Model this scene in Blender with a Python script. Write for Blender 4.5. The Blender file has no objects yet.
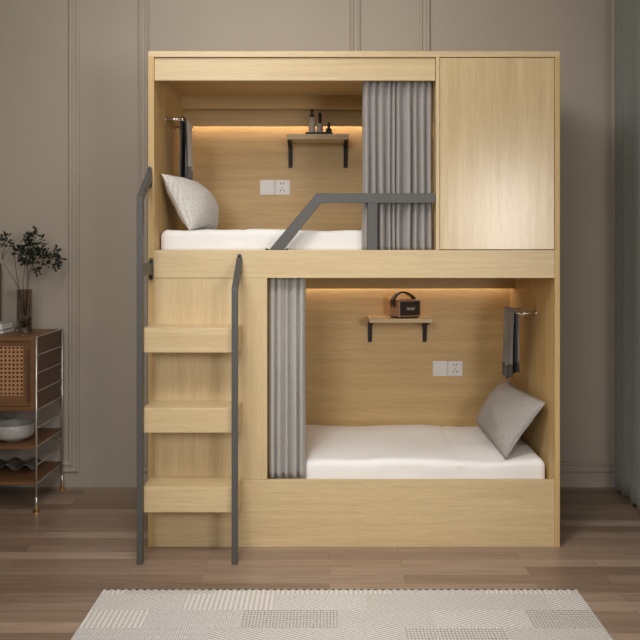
import bpy, bmesh, math, random
from mathutils import Vector, Matrix, Euler, noise
random.seed(7)
S = bpy.context.scene
C = S.collection

# ---------------------------------------------------------------- camera
cam_d = bpy.data.cameras.new('camera'); cam = bpy.data.objects.new('camera', cam_d); C.objects.link(cam)
cam.location = (0, -4.0, 1.495); cam.rotation_euler = (math.radians(90), 0, 0)
cam_d.sensor_width = 36; cam_d.lens = 45.0; cam_d.shift_x = -5/640; cam_d.shift_y = -72/640
cam_d.clip_start = .05
S.camera = cam
# ---------------------------------------------------------------- world, lights, exposure
w = bpy.data.worlds.new('world'); S.world = w; w.use_nodes = True
w.node_tree.nodes['Background'].inputs[0].default_value = (.93, .96, 1.0, 1)
w.node_tree.nodes['Background'].inputs[1].default_value = .07
def area(name, loc, target, sx, sy, power, col, spread=180):
    l = bpy.data.lights.new(name, 'AREA'); l.shape = 'RECTANGLE'; l.size = sx; l.size_y = sy
    l.energy = power; l.color = col; l.spread = math.radians(spread)
    o = bpy.data.objects.new(name, l); C.objects.link(o); o.location = loc
    o.rotation_euler = (Vector(target)-Vector(loc)).to_track_quat('-Z', 'Y').to_euler()
    return o
area('window_daylight', (1.96, -4.5, 1.75), (.4, -2.2, 1.5), .9, 1.1, 54, (1.0, .97, .93))
area('rear_fill', (-1.1, -5.2, 2.6), (0.05, 0, 1.0), 1.2, 1.2, 8.5, (1.0, .97, .93), 60)  # added frontal softbox behind the camera, no window is built there
area('ceiling_light', (-.85, -2.1, 3.30), (-.1, -.3, 0.9), 1.1, .9, 30, (1.0, .97, .93))
area('floor_fill', (-.3, -1.9, 3.30), (.15, -.75, 0.0), .6, .6, 10.5, (1.0, .97, .93), 75)  # added narrow fill that pools light on the floor before the bed
area('wall_wash_fill', (-.5, -.7, 3.32), (-.3, .6, 2.4), 1.6, .5, 14, (1.0, .97, .93))  # added wash to brighten the upper wall, the room has no cove
area('bunk_light_top', (-.15, .945, 2.262), (-.15, .950, 1.5), 1.38, .012, .75, (1.0, .87, .72))
area('bunk_light_bottom', (.43, .945, 1.276), (.43, .950, .5), 1.40, .012, .7, (1.0, .87, .72))
S.view_settings.view_transform = 'Standard'; S.view_settings.look = 'None'
S.view_settings.gamma = 1; S.view_settings.use_curve_mapping = False
S.view_settings.exposure = 0.0

# ---------------------------------------------------------------- materials
def new_mat(name):
    m = bpy.data.materials.new(name); m.use_nodes = True
    return m, m.node_tree, m.node_tree.nodes['Principled BSDF']
def N(nt, t, **kw):
    n = nt.nodes.new(t)
    for k, v in kw.items(): setattr(n, k, v)
    return n
def coords(nt, scale, space='Object', rot=(0, 0, 0)):
    tc = N(nt, 'ShaderNodeTexCoord'); mp = N(nt, 'ShaderNodeMapping')
    mp.inputs['Scale'].default_value = scale; mp.inputs['Rotation'].default_value = rot
    nt.links.new(tc.outputs[space], mp.inputs['Vector'])
    return mp
def noise_n(nt, vec, scale, detail=3, rough=.5, dist=0):
    n = N(nt, 'ShaderNodeTexNoise'); n.inputs['Scale'].default_value = scale
    n.inputs['Detail'].default_value = detail; n.inputs['Roughness'].default_value = rough
    n.inputs['Distortion'].default_value = dist
    nt.links.new(vec, n.inputs['Vector']); return n
def ramp(nt, fac, stops):
    r = N(nt, 'ShaderNodeValToRGB'); e = r.color_ramp.elements
    e[0].position, e[0].color = stops[0][0], (*stops[0][1], 1)
    e[1].position, e[1].color = stops[-1][0], (*stops[-1][1], 1)
    for p, c in stops[1:-1]:
        x = e.new(p); x.color = (*c, 1)
    nt.links.new(fac, r.inputs[0]); return r
def mixc(nt, fac, a, b, mode='MIX'):
    m = N(nt, 'ShaderNodeMix', data_type='RGBA', blend_type=mode)
    for sock, v in ((0, fac), (6, a), (7, b)):
        if hasattr(v, 'links'): nt.links.new(v, m.inputs[sock])
        else: m.inputs[sock].default_value = v if sock == 0 else (*v, 1)
    return m.outputs[2]
def math_n(nt, op, a, b=None):
    m = N(nt, 'ShaderNodeMath', operation=op)
    for i, v in enumerate((a, b)):
        if v is None: continue
        if hasattr(v, 'links'): nt.links.new(v, m.inputs[i])
        else: m.inputs[i].default_value = v
    return m.outputs[0]
def bump(nt, b, h, strength=.2, dist=.002):
    n = N(nt, 'ShaderNodeBump'); n.inputs['Strength'].default_value = strength; n.inputs['Distance'].default_value = dist
    nt.links.new(h, n.inputs['Height']); nt.links.new(n.outputs[0], b.inputs['Normal'])
def plain(name, col, rough=.5, metal=0, var=.06, scale=30):
    m, nt, b = new_mat(name)
    mp = coords(nt, (1, 1, 1)); n = noise_n(nt, mp.outputs[0], scale, 3)
    lo = tuple(c*(1-var) for c in col); hi = tuple(min(1, c*(1+var)) for c in col)
    r = ramp(nt, n.outputs[0], [(.3, lo), (.7, hi)])
    nt.links.new(r.outputs[0], b.inputs['Base Color'])
    b.inputs['Roughness'].default_value = rough; b.inputs['Metallic'].default_value = metal
    return m
def wood(name, light, dark, axis, rough=.42, across=34, contrast=1.0, fine_amt=.65):
    m, nt, b = new_mat(name)
    sc = [1, 1, 1]; i = 'xyz'.index(axis); sc[i] = .045
    mp = coords(nt, tuple(sc))
    oi = N(nt, 'ShaderNodeObjectInfo')
    add = N(nt, 'ShaderNodeVectorMath', operation='ADD'); nt.links.new(mp.outputs[0], add.inputs[0])
    sclr = N(nt, 'ShaderNodeVectorMath', operation='SCALE'); comb = N(nt, 'ShaderNodeCombineXYZ')
    for k in range(3): nt.links.new(oi.outputs['Random'], comb.inputs[k])
    nt.links.new(comb.outputs[0], sclr.inputs[0]); sclr.inputs['Scale'].default_value = 9
    nt.links.new(sclr.outputs[0], add.inputs[1])
    a = noise_n(nt, add.outputs[0], across, 5, .6, .4)
    f = noise_n(nt, add.outputs[0], across*7, 4, .7, .1)
    r = ramp(nt, a.outputs[0], [(.28, dark), (.5, tuple((p+q)/2 for p, q in zip(light, dark))), (.72, light)])
    rf = ramp(nt, f.outputs[0], [(.35, (.80, .78, .74)), (.62, (1, 1, 1))])
    col = mixc(nt, fine_amt, r.outputs[0], mixc(nt, 1.0, r.outputs[0], rf.outputs[0], 'MULTIPLY'))
    nt.links.new(col, b.inputs['Base Color']); b.inputs['Roughness'].default_value = rough; b.inputs['Specular IOR Level'].default_value = .65
    bump(nt, b, f.outputs[0], .06, .001)
    return m
OL, OD = (.70, .545, .315), (.59, .44, .24)
oak_x = wood('oak_x', OL, OD, 'x'); oak_z = wood('oak_z', OL, OD, 'z'); oak_y = wood('oak_y', OL, OD, 'y')
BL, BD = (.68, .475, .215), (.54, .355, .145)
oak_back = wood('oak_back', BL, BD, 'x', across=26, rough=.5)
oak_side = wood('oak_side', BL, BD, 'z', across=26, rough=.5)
oak_door = wood('oak_door', (.70, .545, .315), (.57, .425, .23), 'z', rough=.24)
walnut_x = wood('walnut_x', (.24, .115, .042), (.13, .058, .02), 'x', rough=.45)
walnut_z = wood('walnut_z', (.13, .060, .026), (.07, .031, .013), 'z', rough=.45)
walnut_y = wood('walnut_y', (.17, .07, .026), (.09, .036, .013), 'y', rough=.4)
metal_dark = plain('dark_grey_metal', (.085, .080, .076), .45, 0, .05)
black = plain('black_metal', (.008, .008, .008), .45)
black_soft = plain('black_plastic', (.012, .011, .010), .5)
chrome = plain('chrome', (.75, .72, .70), .18, 1)
steel = plain('satin_steel', (.70, .68, .65), .3, .85)
brass = plain('brass', (.75, .42, .14), .3, 1)
white_plastic = plain('white_plastic', (.80, .78, .76), .35, 0, .02)
ceramic = plain('ceramic', (.42, .405, .385), .35, 0, .04)
grey_clay = plain('grey_clay', (.13, .118, .108), .5)
screw_m = plain('screw', (.02, .02, .02), .3, .6)

def fabric(name, col, rough=.85, weave=700, var=.12, wrinkle=6, wr=.25, sheen=.2, big=.25):
    m, nt, b = new_mat(name)
    mp = coords(nt, (1, 1, 1))
    n = noise_n(nt, mp.outputs[0], weave*.25, 3, .7)
    lo = tuple(c*(1-var) for c in col); hi = tuple(min(1, c*(1+var)) for c in col)
    r = ramp(nt, n.outputs[0], [(.35, lo), (.65, hi)])
    nt.links.new(r.outputs[0], b.inputs['Base Color']); b.inputs['Roughness'].default_value = rough
    b.inputs['Sheen Weight'].default_value = sheen
    k = noise_n(nt, mp.outputs[0], wrinkle, 4, .55, .6)
    s = math_n(nt, 'ADD', math_n(nt, 'MULTIPLY', k.outputs[0], 1.0), math_n(nt, 'MULTIPLY', n.outputs[0], .04))
    bump(nt, b, s, wr, .03)
    return m
curtain_m = fabric('grey_curtain', (.35, .33, .315), .75, wr=.05)
curtain_low = fabric('light_grey_curtain', (.42, .40, .375), .6, wr=.05)
drape_m = fabric('sage_grey_drape', (.25, .26, .235), .7, wr=.05)
sheet = fabric('white_sheet', (.87, .865, .86), .8, var=.015, wrinkle=5, wr=.22)
towel_m = fabric('grey_towel', (.20, .19, .18), .95, var=.2, wr=.3, wrinkle=20)
towel_light = fabric('light_grey_towel', (.62, .60, .58), .95, var=.15, wr=.3, wrinkle=20)
towel_dark = fabric('charcoal_towel', (.035, .034, .034), .95, var=.2, wr=.2)
def seersucker():
    m, nt, b = new_mat('grey_seersucker')
    mp = coords(nt, (1, 1, 1)); wv = N(nt, 'ShaderNodeTexWave', wave_type='BANDS', bands_direction='DIAGONAL')
    wv.inputs['Scale'].default_value = 34; wv.inputs['Distortion'].default_value = 16; wv.inputs['Detail'].default_value = 3; wv.inputs['Detail Scale'].default_value = 2.2
    nt.links.new(mp.outputs[0], wv.inputs['Vector'])
    r = ramp(nt, wv.outputs[1], [(.1, (.36, .34, .32)), (.9, (.50, .475, .45))])
    nt.links.new(r.outputs[0], b.inputs['Base Color']); b.inputs['Roughness'].default_value = .9
    bump(nt, b, wv.outputs[1], .5, .004)
    return m
pillow_grey = seersucker()
def waffle():
    m, nt, b = new_mat('white_knit')
    mp = coords(nt, (1, 1, 1), rot=(0, math.radians(35), 0)); v = N(nt, 'ShaderNodeTexVoronoi', feature='F1')
    v.inputs['Scale'].default_value = 105; v.inputs['Randomness'].default_value = .25
    nt.links.new(mp.outputs[0], v.inputs['Vector'])
    r = ramp(nt, v.outputs[0], [(.3, (.84, .82, .78)), (.75, (.50, .48, .45))])
    nt.links.new(r.outputs[0], b.inputs['Base Color']); b.inputs['Roughness'].default_value = .9
    inv = math_n(nt, 'SUBTRACT', 1.0, v.outputs[0]); bump(nt, b, inv, .5, .006)
    return m
pillow_white = waffle()

def wall_mat():
    m, nt, b = new_mat('taupe_wall_paint')
    mp = coords(nt, (1, 1, 1)); n = noise_n(nt, mp.outputs[0], 1.2, 3)
    r = ramp(nt, n.outputs[0], [(.3, (.445, .390, .325)), (.7, (.475, .418, .350))])
    nt.links.new(r.outputs[0], b.inputs['Base Color']); b.inputs['Roughness'].default_value = .6
    f = noise_n(nt, mp.outputs[0], 160, 2); bump(nt, b, f.outputs[0], .03, .001)
    return m
wall_m = wall_mat()
ceil_m = plain('ceiling_paint', (.72, .69, .65), .8, 0, .02)
def floor_mat():
    m, nt, b = new_mat('plank_floor')
    mp = coords(nt, (1, 1, 1))
    br = N(nt, 'ShaderNodeTexBrick'); br.offset = .37; br.offset_frequency = 2
    br.inputs['Scale'].default_value = 1.0; br.inputs['Brick Width'].default_value = .92; br.inputs['Row Height'].default_value = .092
    br.inputs['Mortar Size'].default_value = .0012; br.inputs['Mortar Smooth'].default_value = .2
    br.inputs['Color1'].default_value = (0, 0, 0, 1); br.inputs['Color2'].default_value = (1, 1, 1, 1); br.inputs['Mortar'].default_value = (0, 0, 0, 1)
    nt.links.new(mp.outputs[0], br.inputs['Vector'])
    tone = ramp(nt, br.outputs[0], [(0, (.225, .155, .108)), (.35, (.29, .205, .148)), (.7, (.34, .245, .180)), (1, (.42, .312, .235))])
    mg = coords(nt, (.07, 1, 1))
    sh = N(nt, 'ShaderNodeVectorMath', operation='ADD'); nt.links.new(mg.outputs[0], sh.inputs[0])
    cb = N(nt, 'ShaderNodeCombineXYZ'); nt.links.new(math_n(nt, 'MULTIPLY', br.outputs[0], 7), cb.inputs[2]); nt.links.new(cb.outputs[0], sh.inputs[1])
    g = noise_n(nt, sh.outputs[0], 30, 6, .65, .8)
    gr = ramp(nt, g.outputs[0], [(.3, (.72, .69, .66)), (.6, (1.0, 1.0, 1.0)), (.8, (1.06, 1.05, 1.04))])
    c = mixc(nt, 1.0, tone.outputs[0], gr.outputs[0], 'MULTIPLY')
    c = mixc(nt, math_n(nt, 'MULTIPLY', br.outputs[1], .55), c, (.07, .045, .03))
    nt.links.new(c, b.inputs['Base Color']); b.inputs['Roughness'].default_value = .30
    bump(nt, b, math_n(nt, 'SUBTRACT', g.outputs[0], math_n(nt, 'MULTIPLY', br.outputs[1], 2)), .06, .002)
    return m
floor_m = floor_mat()
def rug_mat():
    m, nt, b = new_mat('patchwork_weave')
    tc = N(nt, 'ShaderNodeTexCoord'); sep = N(nt, 'ShaderNodeSeparateXYZ'); nt.links.new(tc.outputs['Object'], sep.inputs[0])
    X, Y = sep.outputs[0], sep.outputs[1]
    def cellrand(sx, sy, off):
        # patches whose rows slide sideways
        ry = math_n(nt, 'FLOOR', math_n(nt, 'MULTIPLY', math_n(nt, 'ADD', Y, off*.07), sy))
        xs = math_n(nt, 'ADD', math_n(nt, 'MULTIPLY', X, sx), math_n(nt, 'MULTIPLY', ry, .37+off))
        rx = math_n(nt, 'FLOOR', xs)
        cb = N(nt, 'ShaderNodeCombineXYZ'); nt.links.new(rx, cb.inputs[0]); nt.links.new(ry, cb.inputs[1]); cb.inputs[2].default_value = off
        wn = N(nt, 'ShaderNodeTexWhiteNoise', noise_dimensions='3D'); nt.links.new(cb.outputs[0], wn.inputs['Vector'])
        return wn.outputs['Value']
    rnd = cellrand(2.6, 6.5, .31)
    def stripes(ax, ay, freq):
        t = math_n(nt, 'ADD', math_n(nt, 'MULTIPLY', X, ax*freq), math_n(nt, 'MULTIPLY', Y, ay*freq))
        return math_n(nt, 'ADD', math_n(nt, 'MULTIPLY', math_n(nt, 'SINE', t), .5), .5)
    s1 = stripes(.5, .86, 430); s2 = stripes(-.5, .86, 430)
    s3 = math_n(nt, 'MULTIPLY', stripes(1, 0, 470), stripes(0, 1, 350))
    s4 = math_n(nt, 'MAXIMUM', math_n(nt, 'MULTIPLY', stripes(1, 0, 300), .9), math_n(nt, 'MULTIPLY', stripes(0, 1, 560), .6))
    s5 = math_n(nt, 'MULTIPLY', math_n(nt, 'ABSOLUTE', math_n(nt, 'SUBTRACT', stripes(.7, .7, 460), stripes(-.7, .7, 460))), 1.2)
    cur = s1
    for lim, s in ((.22, s3), (.42, s4), (.62, s2), (.80, s5)):
        g = math_n(nt, 'GREATER_THAN', rnd, lim)
        mx = N(nt, 'ShaderNodeMix', data_type='FLOAT'); nt.links.new(g, mx.inputs[0]); nt.links.new(cur, mx.inputs[2]); nt.links.new(s, mx.inputs[3]); cur = mx.outputs[0]
    n = noise_n(nt, tc.outputs['Object'], 95, 3, .75)
    str_ = coords(nt, (8, 160, 1)); n2 = noise_n(nt, str_.outputs[0], 1, 3, .6)
    v = math_n(nt, 'ADD', math_n(nt, 'MULTIPLY', cur, .42), math_n(nt, 'MULTIPLY', n.outputs[0], .62))
    v = math_n(nt, 'SUBTRACT', v, math_n(nt, 'MULTIPLY', n2.outputs[0], .12))
    r = ramp(nt, v, [(.12, (.20, .188, .175)), (.36, (.52, .50, .475)), (.66, (.76, .735, .71))])
    rnd2 = cellrand(2.6, 6.5, .31)
    tint = ramp(nt, rnd2, [(0, (.88, .88, .85)), (.5, (1, .99, .97)), (1, (.93, .93, .95))])
    c = mixc(nt, 1.0, r.outputs[0], tint.outputs[0], 'MULTIPLY')
    nt.links.new(c, b.inputs['Base Color']); b.inputs['Roughness'].default_value = .95
    bump(nt, b, v, .6, .004)
    return m
rug_m = rug_mat()
def binding_mat():
    m, nt, b = new_mat('stitched_binding')
    mp = coords(nt, (1, 1, 1)); wv = N(nt, 'ShaderNodeTexWave', wave_type='BANDS', bands_direction='X')
    wv.inputs['Scale'].default_value = 10; wv.inputs['Distortion'].default_value = 1.5
    nt.links.new(mp.outputs[0], wv.inputs['Vector'])
    r = ramp(nt, wv.outputs[1], [(.3, (.05, .045, .04)), (.55, (.40, .38, .33))])
    nt.links.new(r.outputs[0], b.inputs['Base Color']); b.inputs['Roughness'].default_value = .95
    return m
binding_m = binding_mat()
def emit(name, col, s):
    m, nt, b = new_mat(name); b.inputs['Base Color'].default_value = (*col, 1)
    b.inputs['Emission Color'].default_value = (*col, 1); b.inputs['Emission Strength'].default_value = s
    return m
led_m = emit('warm_light_strip', (1.0, .62, .32), 2.0)
def glass(name, col, rough=.05, ior=1.45):
    m, nt, b = new_mat(name)
    b.inputs['Base Color'].default_value = (*col, 1); b.inputs['Transmission Weight'].default_value = 1
    b.inputs['Roughness'].default_value = rough; b.inputs['IOR'].default_value = ior
    return m
smoked = glass('smoked_glass', (.62, .55, .49))
clear_glass = glass('clear_glass', (.9, .85, .8))
def rattan_mat():
    m, nt, b = new_mat('rattan_cane')
    mp = coords(nt, (1, 1, 1)); n = noise_n(nt, mp.outputs[0], 90, 3)
    r = ramp(nt, n.outputs[0], [(.3, (.40, .20, .085)), (.7, (.56, .31, .15))])
    nt.links.new(r.outputs[0], b.inputs['Base Color']); b.inputs['Roughness'].default_value = .5
    return m
rattan = rattan_mat()
leaf_m = plain('dark_leaf', (.012, .022, .010), .45, 0, .4, 60)
twig_m = plain('twig', (.045, .028, .02), .7)

# ---------------------------------------------------------------- geometry helpers
WL = {}
def part(name, bm, mats, parent=None, bevel=0, smooth=False, subsurf=0, solid=0, weighted=False):
    """link one mesh object whose origin sits at the base centre of its shape"""
    vs = [v.co for v in bm.verts]
    c = Vector(((min(v.x for v in vs)+max(v.x for v in vs))/2, (min(v.y for v in vs)+max(v.y for v in vs))/2, min(v.z for v in vs)))
    for v in bm.verts: v.co -= c
    bmesh.ops.recalc_face_normals(bm, faces=bm.faces)
    me = bpy.data.meshes.new(name); bm.to_mesh(me); bm.free()
    for m in (mats if isinstance(mats, (list, tuple)) else [mats]): me.materials.append(m)
    o = bpy.data.objects.new(name, me); C.objects.link(o)
    o.location = c - (WL[parent.as_pointer()] if parent else Vector((0, 0, 0)))
    WL[o.as_pointer()] = c
    if parent: o.parent = parent
    if solid:
        md = o.modifiers.new('thickness', 'SOLIDIFY'); md.thickness = solid; md.offset = 0
    if bevel:
        md = o.modifiers.new('bevel', 'BEVEL'); md.width = bevel; md.segments = 2; md.limit_method = 'ANGLE'
    if subsurf:
        md = o.modifiers.new('smooth', 'SUBSURF'); md.levels = subsurf; md.render_levels = subsurf
    if smooth or subsurf: me.polygons.foreach_set('use_smooth', [True]*len(me.polygons))
    return o
def thing(name, label, cat, loc, group=None):
    o = bpy.data.objects.new(name, None); C.objects.link(o); o.location = loc; o.empty_display_size = .1
    o['label'] = label; o['category'] = cat
    if group: o['group'] = group
    WL[o.as_pointer()] = Vector(loc)
    return o
def tag(o, label, cat, group=None):
    o['label'] = label; o['category'] = cat
    if group: o['group'] = group
    return o
def struct(name, bm, mat, **kw):
    o = part(name, bm, mat, **kw); o['kind'] = 'structure'; return o
def B(*boxes):
    bm = bmesh.new()
    for b in boxes: addbox(bm, *b)
    return bm
def addbox(bm, x0, x1, y0, y1, z0, z1, mi=0, mat=None):
    v = [bm.verts.new(p) for p in ((x0, y0, z0), (x1, y0, z0), (x1, y1, z0), (x0, y1, z0), (x0, y0, z1), (x1, y0, z1), (x1, y1, z1), (x0, y1, z1))]
    if mat is not None:
        for q in v: q.co = mat @ q.co
    for f in ((0, 3, 2, 1), (4, 5, 6, 7), (0, 1, 5, 4), (1, 2, 6, 5), (2, 3, 7, 6), (3, 0, 4, 7)):
        bm.faces.new([v[i] for i in f]).material_index = mi
    return v
def tube(bm, pts, r, seg=10, cap=True, mi=0):
    pts = [Vector(p) for p in pts]; rings = []
    rs = r if isinstance(r, (list, tuple)) else [r]*len(pts)
    for i, p in enumerate(pts):
        d = (pts[min(i+1, len(pts)-1)]-pts[max(i-1, 0)]).normalized()
        up = Vector((0, 0, 1)) if abs(d.z) < .95 else Vector((0, 1, 0))
        a = d.cross(up).normalized(); b = d.cross(a).normalized()
        rings.append([bm.verts.new(p+(a*math.cos(2*math.pi*k/seg)+b*math.sin(2*math.pi*k/seg))*rs[i]) for k in range(seg)])
    for i in range(len(rings)-1):
        for k in range(seg):
            bm.faces.new((rings[i][k], rings[i][(k+1) % seg], rings[i+1][(k+1) % seg], rings[i+1][k])).material_index = mi
    if cap:
        bm.faces.new(rings[0]).material_index = mi; bm.faces.new(rings[-1]).material_index = mi
def lathe(bm, cx, cy, prof, seg=32, mi=0):
    rings = []
    for r, z in prof:
        rings.append([bm.verts.new((cx+r*math.cos(2*math.pi*k/seg), cy+r*math.sin(2*math.pi*k/seg), z)) for k in range(seg)])
    for i in range(len(rings)-1):
        for k in range(seg):
            bm.faces.new((rings[i][k], rings[i][(k+1) % seg], rings[i+1][(k+1) % seg], rings[i+1][k])).material_index = mi
    bm.faces.new(rings[0]).material_index = mi; bm.faces.new(rings[-1]).material_index = mi
def prism(bm, poly, axis, a0, a1, mi=0):
    """extrude a polygon along axis; poly holds the two other coordinates in xyz order"""
    def mk(p, a):
        q = list(p); q.insert('xyz'.index(axis), a); return bm.verts.new(q)
    A = [mk(p, a0) for p in poly]; Bv = [mk(p, a1) for p in poly]; n = len(poly)
    bm.faces.new(A).material_index = mi; bm.faces.new(list(reversed(Bv))).material_index = mi
    for i in range(n): bm.faces.new((A[i], A[(i+1) % n], Bv[(i+1) % n], Bv[i])).material_index = mi
def stadium(cx, cz, w, h, n=6):
    """upright rounded plate outline in the x,z plane"""
    r = w/2; pts = []
    for k in range(n+1):
        a = math.pi*k/n; pts.append((cx+r*math.cos(a), cz+h/2-r+r*math.sin(a)))
    for k in range(n+1):
        a = math.pi+math.pi*k/n; pts.append((cx+r*math.cos(a), cz-h/2+r+r*math.sin(a)))
    return pts
def P(px, py, Y):
    """where a sight line through the photo's (px, py) meets the depth Y"""
    k = (Y+4.0)/800.0
    return Vector(((px-325)*k, Y, 1.495-(py-248)*k))

# ================================================================ SETTING
WY = 1.0; XR = 1.98; XL = -3.1; ZC = 3.40
struct('floor', B((XL-.1, XR+.1, -6.2, WY+.1, -.05, 0)), floor_m)
struct('wall_back', B((XL-.1, XR+.1, WY, WY+.1, 0, ZC)), wall_m)
struct('wall_left', B((XL-.1, XL, -6.2, WY, 0, ZC)), wall_m)
struct('ceiling', B((XL-.1, XR+.1, -6.2, WY+.1, ZC, ZC+.08)), ceil_m)
# right wall with a tall window opening
wy0, wy1, wz0, wz1 = -5.6, -3.4, .9, 2.65
struct('wall_right', B((XR, XR+.1, -6.2, wy0, 0, ZC), (XR, XR+.1, wy1, WY, 0, ZC), (XR, XR+.1, wy0, wy1, 0, wz0), (XR, XR+.1, wy0, wy1, wz1, ZC)), wall_m)
bm = B((XR, XR+.06, wy0, wy0+.05, wz0, wz1), (XR, XR+.06, wy1-.05, wy1, wz0, wz1), (XR, XR+.06, wy0+.05, wy1-.05, wz0, wz0+.05), (XR, XR+.06, wy0+.05, wy1-.05, wz1-.05, wz1), (XR+.01, XR+.05, -4.53, -4.47, wz0+.05, wz1-.05))
struct('window_1', bm, white_plastic)
# picture-frame mouldings on the back wall
def moulding(name, x0, x1, z0, z1):
    bm = bmesh.new()
    # profile across the moulding (distance from the outer edge inwards, height off the wall)
    prof = [(0, 0), (0, .010), (.008, .016), (.016, .016), (.021, .008), (.040, .008), (.045, .018), (.058, .020), (.066, .010), (.069, 0)]
    rings = []
    for d, h in prof:
        rings.append([bm.verts.new((x, WY-h, z)) for x, z in ((x0+d, z0+d), (x1-d, z0+d), (x1-d, z1-d), (x0+d, z1-d))])
    for i in range(len(rings)-1):
        for k in range(4): bm.faces.new((rings[i][k], rings[i][(k+1) % 4], rings[i+1][(k+1) % 4], rings[i+1][k]))
    struct(name, bm, wall_m)
u = .00625
moulding('trim_1', -2.95, (79.5-325)*u, .095, 3.25)
moulding('trim_2', (138.5-325)*u, (360.5-325)*u, .095, 3.25)
moulding('trim_3', (419.5-325)*u, (622.5-325)*u, .095, 3.25)

# ================================================================ BUNK BED
L_, R_ = -.885, 1.175        # outer sides
IL, IR = -.855, 1.150        # inner faces
T = 2.48
YB = .97                      # face of the back panel
bed = thing('bunk_bed', 'light oak built-in bunk bed with cupboard, steps and dark grey metal rails', 'bunk bed', ((L_+R_)/2, .5, 0))
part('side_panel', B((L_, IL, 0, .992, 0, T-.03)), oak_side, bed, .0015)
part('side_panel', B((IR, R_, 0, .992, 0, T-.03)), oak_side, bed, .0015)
part('top_panel', B((L_, R_, 0, .992, T-.03, T)), oak_x, bed, .0015)
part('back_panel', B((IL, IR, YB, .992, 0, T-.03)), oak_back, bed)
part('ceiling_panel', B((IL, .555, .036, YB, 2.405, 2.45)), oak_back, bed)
part('valance', B((IL, .553, .012, .034, 2.335, 2.448)), oak_x, bed, .0015)
part('divider_panel', B((.555, .573, 0, YB, 1.485, 2.45)), oak_z, bed, .001)
part('cupboard_door', B((.575, 1.148, .004, .022, 1.488, 2.447)), oak_door, bed, .0015)
part('beam', B((IL, 1.149, 0, .022, 1.345, 1.485)), oak_x, bed, .0015)
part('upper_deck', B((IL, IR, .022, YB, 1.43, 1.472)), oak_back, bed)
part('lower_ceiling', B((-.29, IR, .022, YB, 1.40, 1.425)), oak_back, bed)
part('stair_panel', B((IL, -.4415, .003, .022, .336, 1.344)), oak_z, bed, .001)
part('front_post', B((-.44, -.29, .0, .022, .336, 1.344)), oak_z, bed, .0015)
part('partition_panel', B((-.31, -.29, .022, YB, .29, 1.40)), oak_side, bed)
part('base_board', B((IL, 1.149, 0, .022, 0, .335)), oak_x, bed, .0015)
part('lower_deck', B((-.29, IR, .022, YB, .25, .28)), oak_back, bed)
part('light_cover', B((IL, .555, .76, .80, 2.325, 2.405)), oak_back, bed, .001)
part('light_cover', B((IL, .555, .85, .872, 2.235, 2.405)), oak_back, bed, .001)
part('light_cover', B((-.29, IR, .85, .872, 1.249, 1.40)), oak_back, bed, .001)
part('light_strip', B((-.84, .54, .933, .957, 2.268, 2.276)), led_m, bed)
part('light_strip', B((-.28, 1.14, .933, .957, 1.282, 1.290)), led_m, bed)
for zt in (1.114, .732, .352):
    part('step', B((-.870, -.415, -.186, .002, zt-.118, zt)), oak_x, bed, .002)
# handrails of square bar
YF = -.2264
def handrail(x0, x1, zbend, ztop, plate):
    bm = bmesh.new(); t = .036
    zb = ztop
    outline = [(YF, 0), (YF, zbend), (-.008, zb), (-.008, zb-.052), (YF+t, zbend-.014), (YF+t, 0)]
    prism(bm, outline, 'x', x0, x1)
    h = part('handrail', bm, metal_dark, bed, .0015)
    bm = bmesh.new(); prism(bm, stadium((x0+x1)/2+plate[2], (plate[0]+plate[1])/2, .024, plate[1]-plate[0]), 'y', -.008, 0)
    pl = part('mounting_plate', bm, metal_dark, h, .001)
    for zc in (plate[0]+.016, plate[1]-.014):
        bm = bmesh.new(); tube(bm, [((x0+x1)/2+plate[2], -.011, zc), ((x0+x1)/2+plate[2], -.007, zc)], .006, 10)
        part('screw', bm, screw_m, h)
    return h
hl = handrail(-.889, -.862, 1.737, 1.880, (1.795, 1.902, .0))
handrail(-.441, -.413, 1.306, 1.448, (1.357, 1.466, 0))
bm = B((-.885, -.862, YF+.03, -.006, 1.362, 1.420)); br = part('rail_bracket', bm, metal_dark, bed, .001)
bm = bmesh.new(); prism(bm, stadium(-.868, 1.39, .022, .112), 'y', -.008, 0); part('mounting_plate', bm, metal_dark, br)
for zc in (1.352, 1.428):
    bm = bmesh.new(); tube(bm, [(-.868, -.011, zc), (-.868, -.007, zc)], .006, 10); part('screw', bm, screw_m, br)
# guard rail on the upper bunk
bm = bmesh.new()
gz1, gz0 = 1.7695, 1.7205
prism(bm, [(-.279, 1.487), (-.043, gz1), (.553, gz1), (.553, gz0), (-.019, gz0), (-.207, 1.487)], 'y', .006, .030)
g = part('guard_rail', bm, metal_dark, bed, .0015)
part('rail_post', B((.215, .262, .006, .030, 1.487, gz0)), metal_dark, g)
part('foot_plate', B((-.300, -.182, .002, .034, 1.4845, 1.4885)), black, g)
for px in (-.292, -.190):
    bm = bmesh.new(); tube(bm, [(px, .018, 1.488), (px, .018, 1.493)], .006, 10); part('screw', bm, screw_m, g)

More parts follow.
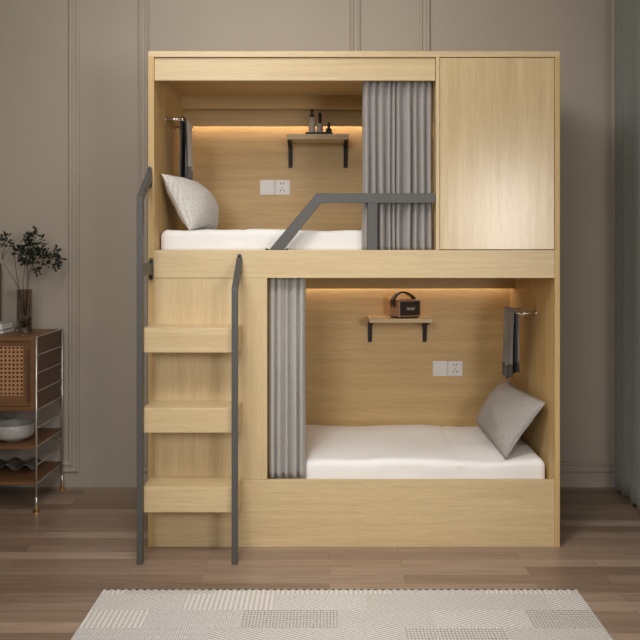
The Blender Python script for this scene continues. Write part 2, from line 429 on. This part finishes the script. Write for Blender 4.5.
# ================================================================ BEDDING
def mattress(name, x0, x1, y0, y1, z0, z1, label, seams, seed):
    bm = bmesh.new(); nx, ny = 90, 40; r = .034
    def top(x, y):
        n = noise.noise(Vector((x*3.0+seed, y*3.4, seed)))*.015 + noise.noise(Vector((x*9+seed, y*8, seed*2)))*.004
        for s in seams: n -= .006*math.exp(-((x-s-.02*y)/.012)**2)
        return z1+n
    def prof(t, L):   # arc position 0..1 along a rounded cross-section: (pos, drop)
        return t
    # one continuous shell: front side, rounded edge, top, rounded edge, back side
    ys = [(y0, None, k) for k in (0, .33, .66)]
    rows = []
    H = z1-z0
    for k in range(4): rows.append((y0, z0+(H-r)*k/3, 0))
    for k in range(1, 6):
        a = math.pi/2*k/5; rows.append((y0+r*(1-math.cos(a)), z1-r+r*math.sin(a), math.sin(a)))
    for k in range(1, ny): rows.append((y0+r+(y1-y0-2*r)*k/ny, z1, 1))
    for k in range(5, -1, -1):
        a = math.pi/2*k/5; rows.append((y1-r*(1-math.cos(a)), z1-r+r*math.sin(a), math.sin(a)))
    rows.append((y1, z0, 0))
    xs = [x0+r*(1-math.cos(math.pi/2*k/5)) for k in range(6)]
    xd = [r*(1-math.sin(math.pi/2*k/5)) for k in range(6)]
    xs += [x0+r+(x1-x0-2*r)*k/nx for k in range(1, nx)]; xd += [0]*(nx-1)
    xs += [x1-r*(1-math.cos(math.pi/2*k/5)) for k in range(5, -1, -1)]; xd += [r*(1-math.sin(math.pi/2*k/5)) for k in range(5, -1, -1)]
    G = []
    for x, d in zip(xs, xd):
        col = []
        for y, z, t in rows:
            zz = z-d*t + (top(x, y)-z1)*t
            yy = y
            if t < .5 and y == y0:
                yy += noise.noise(Vector((x*5+seed, z*8, 1)))*.005
                for s in seams: yy += .005*math.exp(-((x-s)/.010)**2)
            if d > 0 and y < (y0+y1)/2: yy += d*.5
            col.append(bm.verts.new((x, yy, zz)))
        G.append(col)
    for i in range(len(G)-1):
        for j in range(len(rows)-1): bm.faces.new((G[i][j], G[i+1][j], G[i+1][j+1], G[i][j+1]))
    for Gc in (G[0], G[-1]): bm.faces.new(Gc)
    for i in range(len(G)-1): bm.faces.new((G[i][0], G[i][-1], G[i+1][-1], G[i+1][0]))
    o = part(name, bm, sheet, smooth=True)
    return tag(o, label, 'mattress', 'mattresses in the bunk bed')
mattress('mattress', -.848, 1.08, .118, .955, 1.472, 1.589, 'white sheeted mattress in the upper bunk behind the guard rail', [-.43], 3.1)
mattress('mattress', -.270, 1.137, .118, .955, .280, .402, 'white sheeted mattress in the lower bunk', [.70], 8.4)

def pillow(c00, c10, c11, c01, T0, mat, label, seed, T1=None):
    """c00..c01: the corners in order round the pillow; T0 its half thickness at the middle"""
    c00, c10, c11, c01 = map(Vector, (c00, c10, c11, c01)); n = 36
    nrm = ((c10-c00).cross(c01-c00)).normalized(); T1 = T1 or T0
    bm = bmesh.new(); lay = []
    for s, TT in ((1, T0), (-1, T1)):
        g = []
        for i in range(n+1):
            row = []
            for j in range(n+1):
                a, b_ = i/n*2-1, j/n*2-1
                # edges drawn in between the corners
                pa = a*(1-.095*(1-b_*b_)); pb = b_*(1-.095*(1-a*a))
                q_ = 1-.045*(a*a*b_*b_)**2; pa *= q_; pb *= q_
                uu, vv = (pa+1)/2, (pb+1)/2
                p = c00*(1-uu)*(1-vv)+c10*uu*(1-vv)+c11*uu*vv+c01*(1-uu)*vv
                k = max(0, (1-a*a))**.55*max(0, (1-b_*b_))**.55
                w_ = noise.noise(Vector((a*2+seed, b_*2, s)))*.010+noise.noise(Vector((a*5+seed, b_*6, s)))*.004
                p = p+nrm*s*(TT*k+w_*min(1, k*2))
                row.append(p)
            g.append(row)
        lay.append(g)
    V0 = [[bm.verts.new(p) for p in row] for row in lay[0]]
    V1 = [[V0[i][j] if i in (0, n) or j in (0, n) else bm.verts.new(lay[1][i][j]) for j in range(n+1)] for i in range(n+1)]
    for V in (V0, V1):
        for i in range(n):
            for j in range(n): bm.faces.new((V[i][j], V[i+1][j], V[i+1][j+1], V[i][j+1]))
    o = part('pillow', bm, mat, smooth=True)
    # piping along the seam
    loop = [lay[0][i][0] for i in range(n)]+[lay[0][n][j] for j in range(n)]+[lay[0][i][n] for i in range(n, 0, -1)]+[lay[0][0][j] for j in range(n, -1, -1)]
    bm = bmesh.new(); tube(bm, loop, .003, 6, False); part('piping', bm, mat, o, smooth=True)
    return tag(o, label, 'pillow', 'pillows in the bunk bed')
pillow((-.700, .14, 1.578), (-.640, .74, 1.588), (-.805, .74, 1.852), (-.844, .10, 1.885), .140, pillow_white,
       'white knitted pillow leaning on the side panel of the upper bunk', 2.0, .055)
pillow((.925, .93, .422), (.930, .13, .395), (1.130, .07, .710), (1.100, .86, .700), .105, pillow_grey,
       'grey crinkled pillow leaning on the side panel of the lower bunk', 5.0, .045)

# ================================================================ CURTAINS
def curtain_mesh(p0, p1, z0, z1, folds, amp, seed, hem=.006, out=(0, 1), pinch=.5, spread=0):
    """pleated cloth between plan points p0 and p1 (x,y); out = direction of the pleats"""
    bm = bmesh.new(); n = folds*14; m = 34; G = []
    rnd = random.Random(seed); wr1, wr2 = rnd.uniform(0, 6), rnd.uniform(0, 6); ph = [rnd.uniform(.55, 1.15) for _ in range(folds+2)]; wd = [rnd.uniform(-.35, .35) for _ in range(folds+2)]
    for i in range(n+1):
        col = []
        t = i/n; f = t+.022*math.sin(2*math.pi*t*1.5+wr1)*math.sin(math.pi*t)+.02*math.sin(2*math.pi*t*3.3+wr2)*math.sin(math.pi*t); f = min(max(f, 0), 1)*folds; k = min(int(f), folds); fr = f-k
        a = (ph[k]*(1-fr)+ph[min(k+1, folds+1)]*fr)
        sh = (wd[k]*(1-fr)+wd[min(k+1, folds+1)]*fr)/folds*.25
        for j in range(m+1):
            h = j/m                                   # 0 hem, 1 top
            s = math.sin(2*math.pi*f); q = 1.2-2.2*abs(math.sin(math.pi*f))**.8
            am = amp*a*(1-pinch*h*h)*(1+.25*noise.noise(Vector((f*.8, h*2.2, seed))))
            tt = t+sh*math.sin(math.pi*t)+.006*math.sin(h*5+seed+f)*(1-h)
            x = p0[0]+(p1[0]-p0[0])*tt; y = p0[1]+(p1[1]-p0[1])*tt
            x += out[0]*am*q; y += out[1]*am*q
            z = z0+(z1-z0)*h
            if j == 0: z += hem*(math.cos(2*math.pi*f+seed)+.6*noise.noise(Vector((f, seed, 3))))
            if j == 0: x += out[0]*.004*s; y += out[1]*.004*s
            col.append(bm.verts.new((x, y, z)))
        G.append(col)
    for i in range(n):
        for j in range(m): bm.faces.new((G[i][j], G[i+1][j], G[i+1][j+1], G[i][j+1]))
    return bm
def curtain_thing(label, x0, x1, y, z0, z1, folds, amp, seed, mat, hem, rail):
    t = thing('curtain', label, 'curtain', ((x0+x1)/2, y, z0), 'curtains of the bunk bed')
    part('cloth', curtain_mesh((x0, y), (x1, y), z0, z1, folds, amp, seed, hem), mat, t, smooth=True, solid=.002)
    part('curtain_track', B((rail[0], rail[1], y-.008, y+.008, z1, z1+.014)), white_plastic, t)
curtain_thing('grey pleated curtain drawn beside the cupboard of the upper bunk', .192, .548, .074, 1.480, 2.385, 10, .030, 11, curtain_m, .002, (-.84, .55))
curtain_thing('light grey pleated curtain with scalloped hem drawn at the left of the lower bunk', -.287, -.100, .074, .326, 1.380, 5, .030, 9, curtain_low, .006, (-.285, 1.14))
t = thing('curtain', 'tall sage grey floor length curtain hanging at the right edge of the photo', 'curtain', (1.83, .4, 0))
part('cloth', curtain_mesh((1.80, .93), (1.80, -.15), .022, 3.32, 9, .040, 21, .006, (1, 0), .15), drape_m, t, smooth=True, solid=.003)
part('curtain_track', B((1.79, 1.81, -3.0, .97, 3.32, 3.35)), white_plastic, t)

# ================================================================ SHELVES AND WHAT STANDS ON THEM
def wall_shelf(label, x0, x1, zt, th, zb, brx):
    t = thing('wall_shelf', label, 'shelf', ((x0+x1)/2, YB, zb), 'small shelves inside the bunks')
    part('board', B((x0, x1, .77, YB-.001, zt-th, zt)), oak_x, t, .0015)
    for bx in brx:
        bm = bmesh.new(); a, b_ = bx, bx+.024; u_ = zt-th
        prism(bm, [(YB-.001, u_), (.785, u_), (.785, u_-.006), (YB-.035, u_-.035), (YB-.012, zb+.01), (YB-.012, zb), (YB-.001, zb)], 'x', a, b_)
        part('bracket', bm, black, t, .001)
    return t
wall_shelf('small oak shelf on black brackets in the upper bunk, holding a tray of bottles', -.2296, .143, 2.175, .031, 1.992, (-.226, .115))
wall_shelf('small oak shelf on black brackets in the lower bunk, holding a radio speaker', .266, .641, 1.073, .024, .912, (.267, .606))

# tray with bottles
zs = 2.175
t = tag(part('tray', B((-.118, .045, .800, .895, zs, zs+.005), (-.118, .045, .800, .803, zs+.005, zs+.016), (-.118, .045, .892, .895, zs+.005, zs+.016), (-.118, -.115, .803, .892, zs+.005, zs+.016), (.042, .045, .803, .892, zs+.005, zs+.016)), black_soft),
        'shallow black tray under the bottles on the upper shelf', 'tray')
zt = zs+.0052
label_white = plain('cream_label', (.72, .64, .58), .5); amber = plain('brown_cap', (.045, .02, .015), .35)
def bottle(name, cx, cy, r, body_h, total_h, label, body_m, cap_m, cap_r, nozzle=False):
    bm = bmesh.new(); lathe(bm, cx, cy, [(r*.9, zt), (r, zt+.003), (r, zt+body_h-.006), (r*.85, zt+body_h-.001), (cap_r*.7, zt+body_h)], 28)
    o = tag(part(name, bm, body_m, smooth=False), label, name, 'toiletries on the upper shelf')
    for p in o.data.polygons: p.use_smooth = len(p.vertices) == 4
    bm = bmesh.new()
    if nozzle:
        lathe(bm, cx, cy, [(cap_r*.9, zt+body_h), (cap_r, zt+body_h+.012), (cap_r, zt+body_h+.014), (cap_r*.4, zt+body_h+.018), (cap_r*.4, zt+total_h-.014), (cap_r*.8, zt+total_h-.012), (cap_r*.8, zt+total_h)], 24)
        addbox(bm, cx-.004, cx+.004, cy-.028, cy, zt+total_h-.012, zt+total_h-.003)
        part('pump', bm, cap_m, o)
    else:
        lathe(bm, cx, cy, [(cap_r, zt+body_h), (cap_r, zt+total_h-.004), (cap_r*.85, zt+total_h)], 24)
        part('cap', bm, cap_m, o)
k = 1.2125*.005
bottle('bottle', (312-325)*k, .845, .0215, .107, .156, 'pale pump bottle with dark brown pump, tallest on the tray', label_white, amber, .013, True)
bottle('bottle', (319.8-325)*k, .855, .0195, .070, .134, 'pale bottle with a tall narrow dark cap between pump bottle and black jar', label_white, amber, .011)
bottle('jar', (328.8-325)*k, .845, .0185, .040, .074, 'small black jar with thin brown stopper on the tray', black_soft, amber, .008)

# radio speaker
zs = 1.0732
tan = plain('tan_leatherette', (.42, .235, .14), .5); brown = plain('dark_brown_leather', (.025, .011, .008), .4)
grille = fabric('black_grille_cloth', (.028, .022, .018), .8, wr=.02)
sc = P(404.8, 314, .862); sp = thing('radio_speaker', 'tan cased radio speaker with black grille and arched brown strap', 'speaker', (sc.x, .862, zs))
RT = Matrix.Translation((sc.x, .862, zs)) @ Matrix.Rotation(math.radians(30), 4, 'Z')
def rb(boxes, mi=0):
    bm = bmesh.new()
    for b_ in boxes: addbox(bm, *b_, mat=RT)
    return bm
hw, hd, hh = .082, .052, .104
part('case', rb([(-hw, hw, -hd, hd, .007, .007+hh)]), tan, sp, .006)
gr = part('grille', rb([(-hw+.010, hw-.008, -hd-.0025, -hd+.001, .016, hh-.004)]), grille, sp, .003)
part('foot', rb([(-hw+.012, -hw+.030, -hd+.004, hd-.004, 0, .008)]), black_soft, sp); part('foot', rb([(hw-.030, hw-.012, -hd+.004, hd-.004, 0, .008)]), black_soft, sp)
cu = bpy.data.curves.new('lettering', 'FONT'); cu.body = 'Marshall'; cu.size = .029; cu.shear = .35; cu.align_x = 'CENTER'; cu.extrude = .0006; cu.offset = 0
tmp = bpy.data.objects.new('lettering', cu); C.objects.link(tmp); bpy.context.view_layer.update()
me = bpy.data.meshes.new_from_object(tmp.evaluated_get(bpy.context.evaluated_depsgraph_get())); bpy.data.objects.remove(tmp)
bm = bmesh.new(); bm.from_mesh(me); bmesh.ops.transform(bm, matrix=RT @ Matrix.Translation((.002, -hd-.0032, .048)) @ Matrix.Rotation(math.pi/2, 4, 'X') @ Matrix.Scale(.62, 4, (1, 0, 0)), verts=bm.verts)
part('lettering', bm, plain('cream_letters', (.75, .68, .6), .4), gr)
# strap: flat leather band from the left end over the top
bm = bmesh.new(); path = []
for q in range(25):
    a = q/24
    if a < .2: x, z = -hw-.004, .068+a/.2*.040
    else:
        b_ = (a-.2)/.8; x = -hw-.004+b_*(2*hw-.006); z = .108+.052*math.sin(math.pi*b_**.85)**.75*(1-.25*b_)
    path.append((x, z))
prev = None
for q, (x, z) in enumerate(path):
    dx = path[min(q+1, 24)][0]-path[max(q-1, 0)][0]; dz = path[min(q+1, 24)][1]-path[max(q-1, 0)][1]; l = math.hypot(dx, dz); nx_, nz_ = -dz/l*.005, dx/l*.005
    w_ = .017
    ring = [bm.verts.new(RT @ Vector(p)) for p in ((x-nx_, -w_, z-nz_), (x-nx_, w_, z-nz_), (x+nx_, w_, z+nz_), (x+nx_, -w_, z+nz_))]
    if prev:
        for k_ in range(4): bm.faces.new((prev[k_], prev[(k_+1) % 4], ring[(k_+1) % 4], ring[k_]))
    else: bm.faces.new(ring)
    prev = ring
bm.faces.new(prev)
part('strap', bm, brown, sp, smooth=False)
bm = bmesh.new(); tube(bm, [RT @ Vector((-hw-.011, 0, .074)), RT @ Vector((-hw-.006, 0, .074))], .004, 12); part('rivet', bm, chrome, sp)
bm = bmesh.new(); 
for x in (-.03, 0, .03): tube(bm, [RT @ Vector((x, .005, .007+hh)), RT @ Vector((x, .005, .007+hh+.004))], .006, 12)
part('control_knob', bm, brass, sp)

# ================================================================ SOCKETS
def socket(label, x0, x1, z0, z1):
    t = thing('wall_socket', label, 'socket', ((x0+x1)/2, YB, z0), 'switch and socket plates inside the bunks')
    xm = (x0+x1)/2; m_ = .011
    for a, b_ in ((x0, xm-.0006), (xm+.0006, x1)): part('plate', B((a, b_, YB-.007, YB, z0, z1)), white_plastic, t, .003)
    part('switch_rocker', B((x0+m_, xm-m_*.7, YB-.010, YB-.006, z0+.014, z1-.012)), white_plastic, t, .0015)
    part('socket_face', B((xm+m_*.6, x1-m_, YB-.009, YB-.006, z0+.010, z1-.008)), white_plastic, t, .0015)
    bm = bmesh.new(); cx = (xm+m_*.6+x1-m_)/2; h = z1-z0
    for dx, dz, rot in ((-.0085, .76, 0), (.0085, .76, 0), (0, .48, 0), (-.010, .30, .5), (.010, .30, -.5)):
        addbox(bm, -.0025, .0025, -.0004, 0, -.005 if dz != .48 else -.003, .005 if dz != .48 else .003, mat=Matrix.Translation((cx+dx, YB-.009, z0+h*dz)) @ Matrix.Rotation(rot, 4, 'Y'))
    part('socket_hole', bm, black_soft, t)
socket('white switch and socket plate on the back of the upper bunk', -.404, -.217, 1.824, 1.917)
socket('white switch and socket plate on the back of the lower bunk', .669, .855, .700, .794)

# ================================================================ TOWEL BARS AND TOWELS
def towel_bar(label, xw, xb, y0, y1, z):
    t = thing('towel_bar', label, 'towel bar', (xw, (y0+y1)/2, z), 'towel bars inside the bunks')
    bm = bmesh.new(); tube(bm, [(xb, y0-.012, z), (xb, y1+.012, z)], .008, 12); part('bar', bm, chrome, t, smooth=True)
    for y in (y0, y1):
        bm = bmesh.new(); tube(bm, [(xw, y, z), (xb, y, z)], .009, 14); p = part('arm', bm, chrome, t, smooth=True)
        s = 1 if xb > xw else -1
        bm = bmesh.new(); tube(bm, [(xw, y, z), (xw+s*.008, y, z)], .014, 18); part('rosette', bm, chrome, p)
def towel(label, xb, y0, y1, z, dl, dr, mats, bands, seed, gap=.012, yshift=0):
    """folded cloth over the bar: dl / dr = drop on the -x / +x side"""
    bm = bmesh.new(); n = 20; path = []
    for q in range(31): path.append((-gap, -dl*(1-q/30), 0))
    for q in range(1, 8):
        a = math.pi*(1-q/8); path.append((gap*math.cos(a), gap*math.sin(a)*.8, 1))
    for q in range(31): path.append((gap, -dr*q/30, 2))
    G = []
    for j in range(n+1):
        t_ = j/n; col = []
        for dx, dz, side in path:
            drop = max(0, -dz); y = y0+(y1-y0)*t_
            y += (-.5+t_)*(.05*drop) + .012*math.sin(drop*9+seed)*drop
            w_ = .007*math.sin(t_*11+drop*3+seed)*min(1, drop*6)
            s_ = -1 if dx < 0 else 1
            zz = z+dz - .018*t_*(drop/(.36))*(1 if side != 1 else 0) - (.012*math.sin(t_*6+seed)*drop/.36)
            col.append(bm.verts.new((xb+dx+s_*min(1, drop*4)*.004+w_, y, zz)))
        G.append(col)
    np_ = len(path)
    for j in range(n):
        for q in range(np_-1):
            f = bm.faces.new((G[j][q], G[j+1][q], G[j+1][q+1], G[j][q+1]))
            dxz = path[q]; drop = -dxz[1]; lim = dl if dxz[2] == 0 else dr
            mi = bands(dxz[2], drop, lim, j/n); f.material_index = mi
    o = part('towel', bm, mats, smooth=True, solid=.007)
    return tag(o, label, 'towel', 'towels hanging in the bunks')
z = 1.495+138*.005
towel_bar('chrome towel bar on the side panel of the upper bunk', IL, -.765, .285, .585, z)
towel('black and light grey towel hanging over the bar in the upper bunk', -.765, .305, .50, z+.001, .305, .315, [towel_light, towel_dark, towel_m],
      lambda side, d, l, t: 1 if (side == 0 or t < .10 or d > l-.020) else (2 if d > l-.075 else 0), 1.0, .013)
z = 1.495-71*.005
towel_bar('chrome towel bar on the side panel of the lower bunk', IR, 1.055, .36, .66, z)
towel('charcoal grey towel with dark bands hanging over the bar in the lower bunk', 1.030+.024, .405, .64, z+.001, .368, .340, [towel_m, towel_dark, towel_m],
      lambda side, d, l, t: 1 if l-.062 < d else 0, 4.0, .015)

# ================================================================ CONSOLE WITH WIRE SIDES
cx1 = -1.632; cx0 = -2.70; cy0, cy1 = .520, .972; ct = .992; cb = .574
con = thing('console_cabinet', 'walnut sideboard with cane door, open shelves and wire ladder side frames', 'cabinet', ((cx0+cx1)/2, (cy0+cy1)/2, 0))
part('cabinet_box', B((cx0+.012, cx1-.008, cy0, cy1, ct-.022, ct), (cx0+.012, cx1-.008, cy0, cy1, cb, cb+.022), (cx1-.034, cx1-.008, cy0, cy1, cb+.022, ct-.022), (cx0+.012, cx0+.034, cy0, cy1, cb+.022, ct-.022), (cx0+.034, cx1-.034, cy1-.015, cy1, cb+.022, ct-.022)), walnut_x, con, .001)
part('side_board', B((cx1-.0079, cx1-.004, cy0+.006, cy1-.006, cb+.003, ct-.003)), walnut_z, con)
for x0, x1 in ((cx1-.036-.515, cx1-.037), (cx0+.036, cx1-.036-.52)):
    fr = .040; z0, z1 = cb+.024, ct-.024; y0 = cy0+.010
    d = part('door', B((x0, x0+fr, y0, y0+.018, z0, z1), (x1-fr, x1, y0, y0+.018, z0, z1), (x0+fr, x1-fr, y0, y0+.018, z0, z0+fr+.02), (x0+fr, x1-fr, y0, y0+.018, z1-.028, z1)), walnut_x, con, .001)
    # cane webbing: strips with round-ish openings, real holes
    bm = bmesh.new(); ax0, ax1, az0, az1 = x0+fr, x1-fr, z0+fr+.02, z1-.028; p = .0228
    nx_, nz_ = int((ax1-ax0)/p), int((az1-az0)/p)
    px_, pz_ = (ax1-ax0)/nx_, (az1-az0)/nz_; yy = y0+.006
    for i in range(nx_):
        for j in range(nz_):
            c = (ax0+(i+.5)*px_, az0+(j+.5)*pz_)
            outer = [(c[0]+sx*px_/2*a, c[1]+sz*pz_/2*b_) for sx, sz, a, b_ in ((1, 1, 1, 0), (1, 1, 1, 1), (1, 1, 0, 1), (-1, 1, 1, 1), (-1, 1, 1, 0), (-1, -1, 1, 1), (-1, -1, 0, 1), (1, -1, 1, 1))]
            inner = [(c[0]+.0070*math.cos(q*math.pi/4), c[1]+.0070*math.sin(q*math.pi/4)) for q in range(8)]
            V = [[bm.verts.new((a, yy, b_)) for a, b_ in ring] for ring in (outer, inner)]
            for q in range(8): bm.faces.new((V[0][q], V[0][(q+1) % 8], V[1][(q+1) % 8], V[1][q]))
    bmesh.ops.remove_doubles(bm, verts=bm.verts, dist=.0004)
    part('cane_panel', bm, rattan, d, solid=.003)
    part('door_lining', B((ax0, ax1, y0+.013, y0+.017, az0, az1)), black_soft, d)
    part('handle', B((x1-.012, x1+.004, y0-.014, y0-.001, z0+.03, z1-.05)), walnut_z, d, .002)
for zt_ in (.377, .172):
    part('shelf', B((cx0+.01, cx1-.006, cy0+.004, cy1-.004, zt_-.018, zt_)), walnut_y if 0 else walnut_x, con, .001)
for sx in (cx1, cx0):
    bm = bmesh.new()
    for y in (cy0+.004, cy1-.004): tube(bm, [(sx, y, .012), (sx, y, ct+.002)], .0058, 10)
    fo = part('side_frame', bm, steel, con, smooth=True)
    for q in range(9):
        zr = ct-.001-.1037*q
        bm = bmesh.new(); tube(bm, [(sx, cy0, zr), (sx, cy1, zr)], .0036, 8); part('rung', bm, steel, fo, smooth=True)
    for y in (cy0+.004, cy1-.004):
        bm = bmesh.new(); lathe(bm, sx, y, [(.020, 0), (.020, .006), (.008, .010), (.0075, .018)], 20); part('foot', bm, brass, fo)
        bm = bmesh.new(); tube(bm, [(sx, y, .018), (sx, y, .085)], .0085, 12); part('sleeve', bm, steel, fo, smooth=True)
bm = bmesh.new(); tube(bm, [(cx1, cy1-.002, .30), (cx0, cy1-.002, .74)], .0035, 8); tube(bm, [(cx0, cy1+.006, .30), (cx1, cy1+.006, .74)], .0035, 8)
part('cross_brace', bm, steel, con)

# vase
vc = Vector((-1.806, .81, ct)); vr = .0455
bm = bmesh.new(); H = .255
prof = [(.001, vc.z+.0005), (vr-.003, vc.z+.0005), (vr, vc.z+.004), (vr, vc.z+H), (vr-.004, vc.z+H), (vr-.004, vc.z+.014), (.001, vc.z+.014)]
lathe(bm, vc.x, vc.y, prof, 12)
tag(part('glass_vase', bm, smoked), 'tall smoked glass cylinder vase holding leafy branches on the sideboard', 'vase')
bm = bmesh.new(); rr = random.Random(3)
for q in range(38):
    a = rr.uniform(0, 6.28); r_ = .033*math.sqrt(rr.random()); zz = vc.z+.023+.06*rr.random()*(1-.3*rr.random())
    bmesh.ops.create_icosphere(bm, subdivisions=1, radius=rr.uniform(.006, .009), matrix=Matrix.Translation((vc.x+r_*math.cos(a), vc.y+r_*math.sin(a), zz)) @ Matrix.Diagonal((1, 1, .75, 1)))
o = tag(part('pebbles', bm, plain('dark_pebble', (.035, .025, .02), .25, 0, .5, 80), smooth=True), 'dark glossy pebbles in the bottom of the glass vase', 'pebbles'); o['kind'] = 'stuff'
# branches
br_ = thing('leafy_branches', 'thin branches with small dark green leaves standing in the glass vase', 'branches', (vc.x, vc.y, vc.z+.09))
def curve_pts(pts, n=6):
    out = []
    for i in range(len(pts)-1):
        p0 = pts[max(i-1, 0)]; p1 = pts[i]; p2 = pts[i+1]; p3 = pts[min(i+2, len(pts)-1)]
        for k_ in range(n):
            t_ = k_/n; out.append(.5*((2*p1)+(p2-p0)*t_+(2*p0-5*p1+4*p2-p3)*t_*t_+(3*p1-p0-3*p2+p3)*t_**3))
    out.append(pts[-1]); return out
def leaf(bm, c, d, size, rr):
    d = d.normalized(); s = d.cross(Vector((rr.uniform(-1, 1), rr.uniform(-1, 1), rr.uniform(-1, 1)))).normalized(); nn = d.cross(s)
    L = size; W = size*.60
    pts = [c, c+d*L*.35+s*W*.5+nn*.001, c+d*L*.7+s*W*.38, c+d*L, c+d*L*.7-s*W*.38, c+d*L*.35-s*W*.5+nn*.001]
    mid = bm.verts.new(c+d*L*.5-nn*W*.16); V = [bm.verts.new(p) for p in pts]
    for i in range(6): bm.faces.new((V[i], V[(i+1) % 6], mid))
def branch(pxs, Y0, Y1, clusters, seed):
    rr = random.Random(seed); n = len(pxs)
    base = Vector((vc.x+(pxs[0][0]-24.5)*.0040, vc.y+rr.uniform(-.012, .012), vc.z+.095))
    pts = [base]+[P(x, y, Y0+(Y1-Y0)*i/(n-1)) for i, (x, y) in enumerate(pxs[1:], 1)]
    cp = curve_pts(pts); bm = bmesh.new(); tube(bm, cp, [.0026-.0018*i/len(cp) for i in range(len(cp))], 6)
    side = []
    for (cx, cy, rad, num) in clusters:
        Yc = Y0+(Y1-Y0)*rr.uniform(.4, 1)+rr.uniform(-.03, .03); c = P(cx, cy, Yc); near = min(cp, key=lambda q: (q-c).length)
        m_ = (near+c)/2+Vector((0, 0, .01)); tube(bm, curve_pts([near, m_, c], 4), .0011, 5); side.append((c, rad*.006, num))
    b = part('branch', bm, twig_m, br_, smooth=True)
    bm = bmesh.new()
    for c, rad, num in side:
        for _ in range(int(num*1.8)):
            o_ = Vector((rr.gauss(0, 1), rr.gauss(0, 1), rr.gauss(0, 1)))*rad*.52
            leaf(bm, c+o_, o_+Vector((rr.uniform(-1, 1), rr.uniform(-1, 1), rr.uniform(-.6, 1)))*rad, rr.uniform(.019, .030), rr)
    part('foliage', bm, leaf_m, b)
branch([(22, 320), (18, 288), (9, 272), (2, 260)], .80, .80, [(6, 236, 2.2, 9), (8, 241, 1.6, 5), (0.5, 242, 1.6, 6), (12.5, 245, 1.6, 6), (4, 246, 1.2, 3)], 1)
branch([(24, 320), (18.5, 285), (16, 270), (15, 255), (20, 243)], .80, .78, [(17, 254, 2.6, 12), (20, 249, 3, 14), (23, 256, 2.6, 10), (28, 236, 2.6, 10), (36, 233, 2.6, 10), (32, 234.5, 2, 5)], 2)
branch([(26, 320), (27, 285), (28, 262), (34, 246)], .82, .80, [(27, 246, 3.4, 18), (31, 241, 3.2, 16), (35, 246, 3.2, 16), (30, 255, 3.6, 20), (36, 254, 3.4, 18), (41.5, 239, 1.5, 5), (45, 243, 1.4, 4), (25, 264, 2.8, 12), (32, 261, 3, 12)], 3)
branch([(27, 320), (28, 290), (31, 268), (44, 256), (56, 252)], .82, .86, [(42, 252, 3.4, 18), (46, 257, 3.2, 16), (52, 256, 2.6, 10), (57, 250, 2, 7), (60.5, 258, 2.2, 8), (56, 266, 2.2, 10), (49, 264, 2.2, 8), (37.5, 270, 2.4, 11), (42, 262, 2, 6), (58, 262, 1.6, 6)], 4)
branch([(25, 320), (23, 285), (24, 275), (25, 262)], .80, .84, [(22, 260, 2, 6)], 5)

# books and frame at the left edge
bz = ct+.0005
c0 = P(0, 0, .70)
xr1 = (6-325)*.005*1.18; xr2 = (4.5-325)*.005*1.18
def book(x0, x1, y0, y1, z0, z1, cover, label):
    o = part('book', B((x0, x1, y0, y1, z0, z0+.003), (x0, x1, y0, y1, z1-.003, z1), (x0, x0+.003, y0, y1, z0+.003, z1-.003)), cover)
    part('pages', B((x0+.003, x1-.003, y0+.003, y1-.003, z0+.003, z1-.003)), white_plastic, o)
    tag(o, label, 'book', 'books on the sideboard')
book(xr1-.26, xr1, .68, .86, bz, bz+.022, plain('grey_cover', (.24, .22, .20), .5), 'grey book at the bottom of the stack on the sideboard')
book(xr2-.24, xr2, .69, .85, bz+.0222, bz+.060, plain('white_cover', (.40, .37, .355), .5), 'thick white book on top of the grey book')
fx = (1.2-325)*.005*1.237
fo = thing('picture_frame', 'dark brown picture frame standing on the sideboard at the left edge', 'picture frame', (fx-.2, .945, ct))
part('frame', B((fx-.022, fx, .935, .952, ct+.0005, ct+.41), (fx-.40, fx-.378, .935, .952, ct+.0005, ct+.41), (fx-.378, fx-.022, .935, .952, ct+.0005, ct+.022), (fx-.378, fx-.022, .935, .952, ct+.388, ct+.41)), walnut_y, fo, .001)
part('picture', B((fx-.378, fx-.022, .942, .950, ct+.022, ct+.388)), plain('warm_grey_print', (.3, .27, .24), .6, 0, .3, 4), fo)

# bowl and wavy tray on the open shelves
bx, by, bz = (14-325)*.005*1.167, .667, .3775
bm = bmesh.new()
prof = [(.001, bz), (.056, bz), (.060, bz+.004), (.060, bz+.012), (.092, bz+.015), (.108, bz+.024), (.1145, bz+.040), (.1145, bz+.094), (.112, bz+.098), (.108, bz+.095), (.106, bz+.055), (.095, bz+.036), (.050, bz+.026), (.001, bz+.025)]
lathe(bm, bx, by, prof, 56)
o = tag(part('bowl', bm, ceramic, smooth=True), 'wide pale ceramic footed bowl on the upper open shelf of the sideboard', 'bowl')
bm = bmesh.new(); z0 = .1725; x1 = (30-325)*.005*1.187; n = 90; wl = .117; G = []
for i in range(n+1):
    x = x1-.42+.42*i/n+.02; zz = z0+.019-.0155*math.cos(2*math.pi*(x-(15.3-325)*.005*1.187)/wl)
    G.append([bm.verts.new((x, y, zz)) for y in (.745, .80, .86, .915)])
for i in range(n):
    for j in range(3): bm.faces.new((G[i][j], G[i+1][j], G[i+1][j+1], G[i][j+1]))
tag(part('wavy_tray', bm, grey_clay, smooth=True, solid=.005), 'grey wave shaped tray on the lowest shelf of the sideboard', 'tray')

# ================================================================ RUG
bm = B((-.965, 1.095, -2.10, -.528, .0005, .011))
rug = part('rug', bm, rug_m, bevel=.003)
tag(rug, 'cream and grey patchwork woven rug on the floor in front of the bunk bed', 'rug')
part('edge_binding', B((-.967, 1.097, -.529, -.523, .0005, .0125)), binding_m, rug)
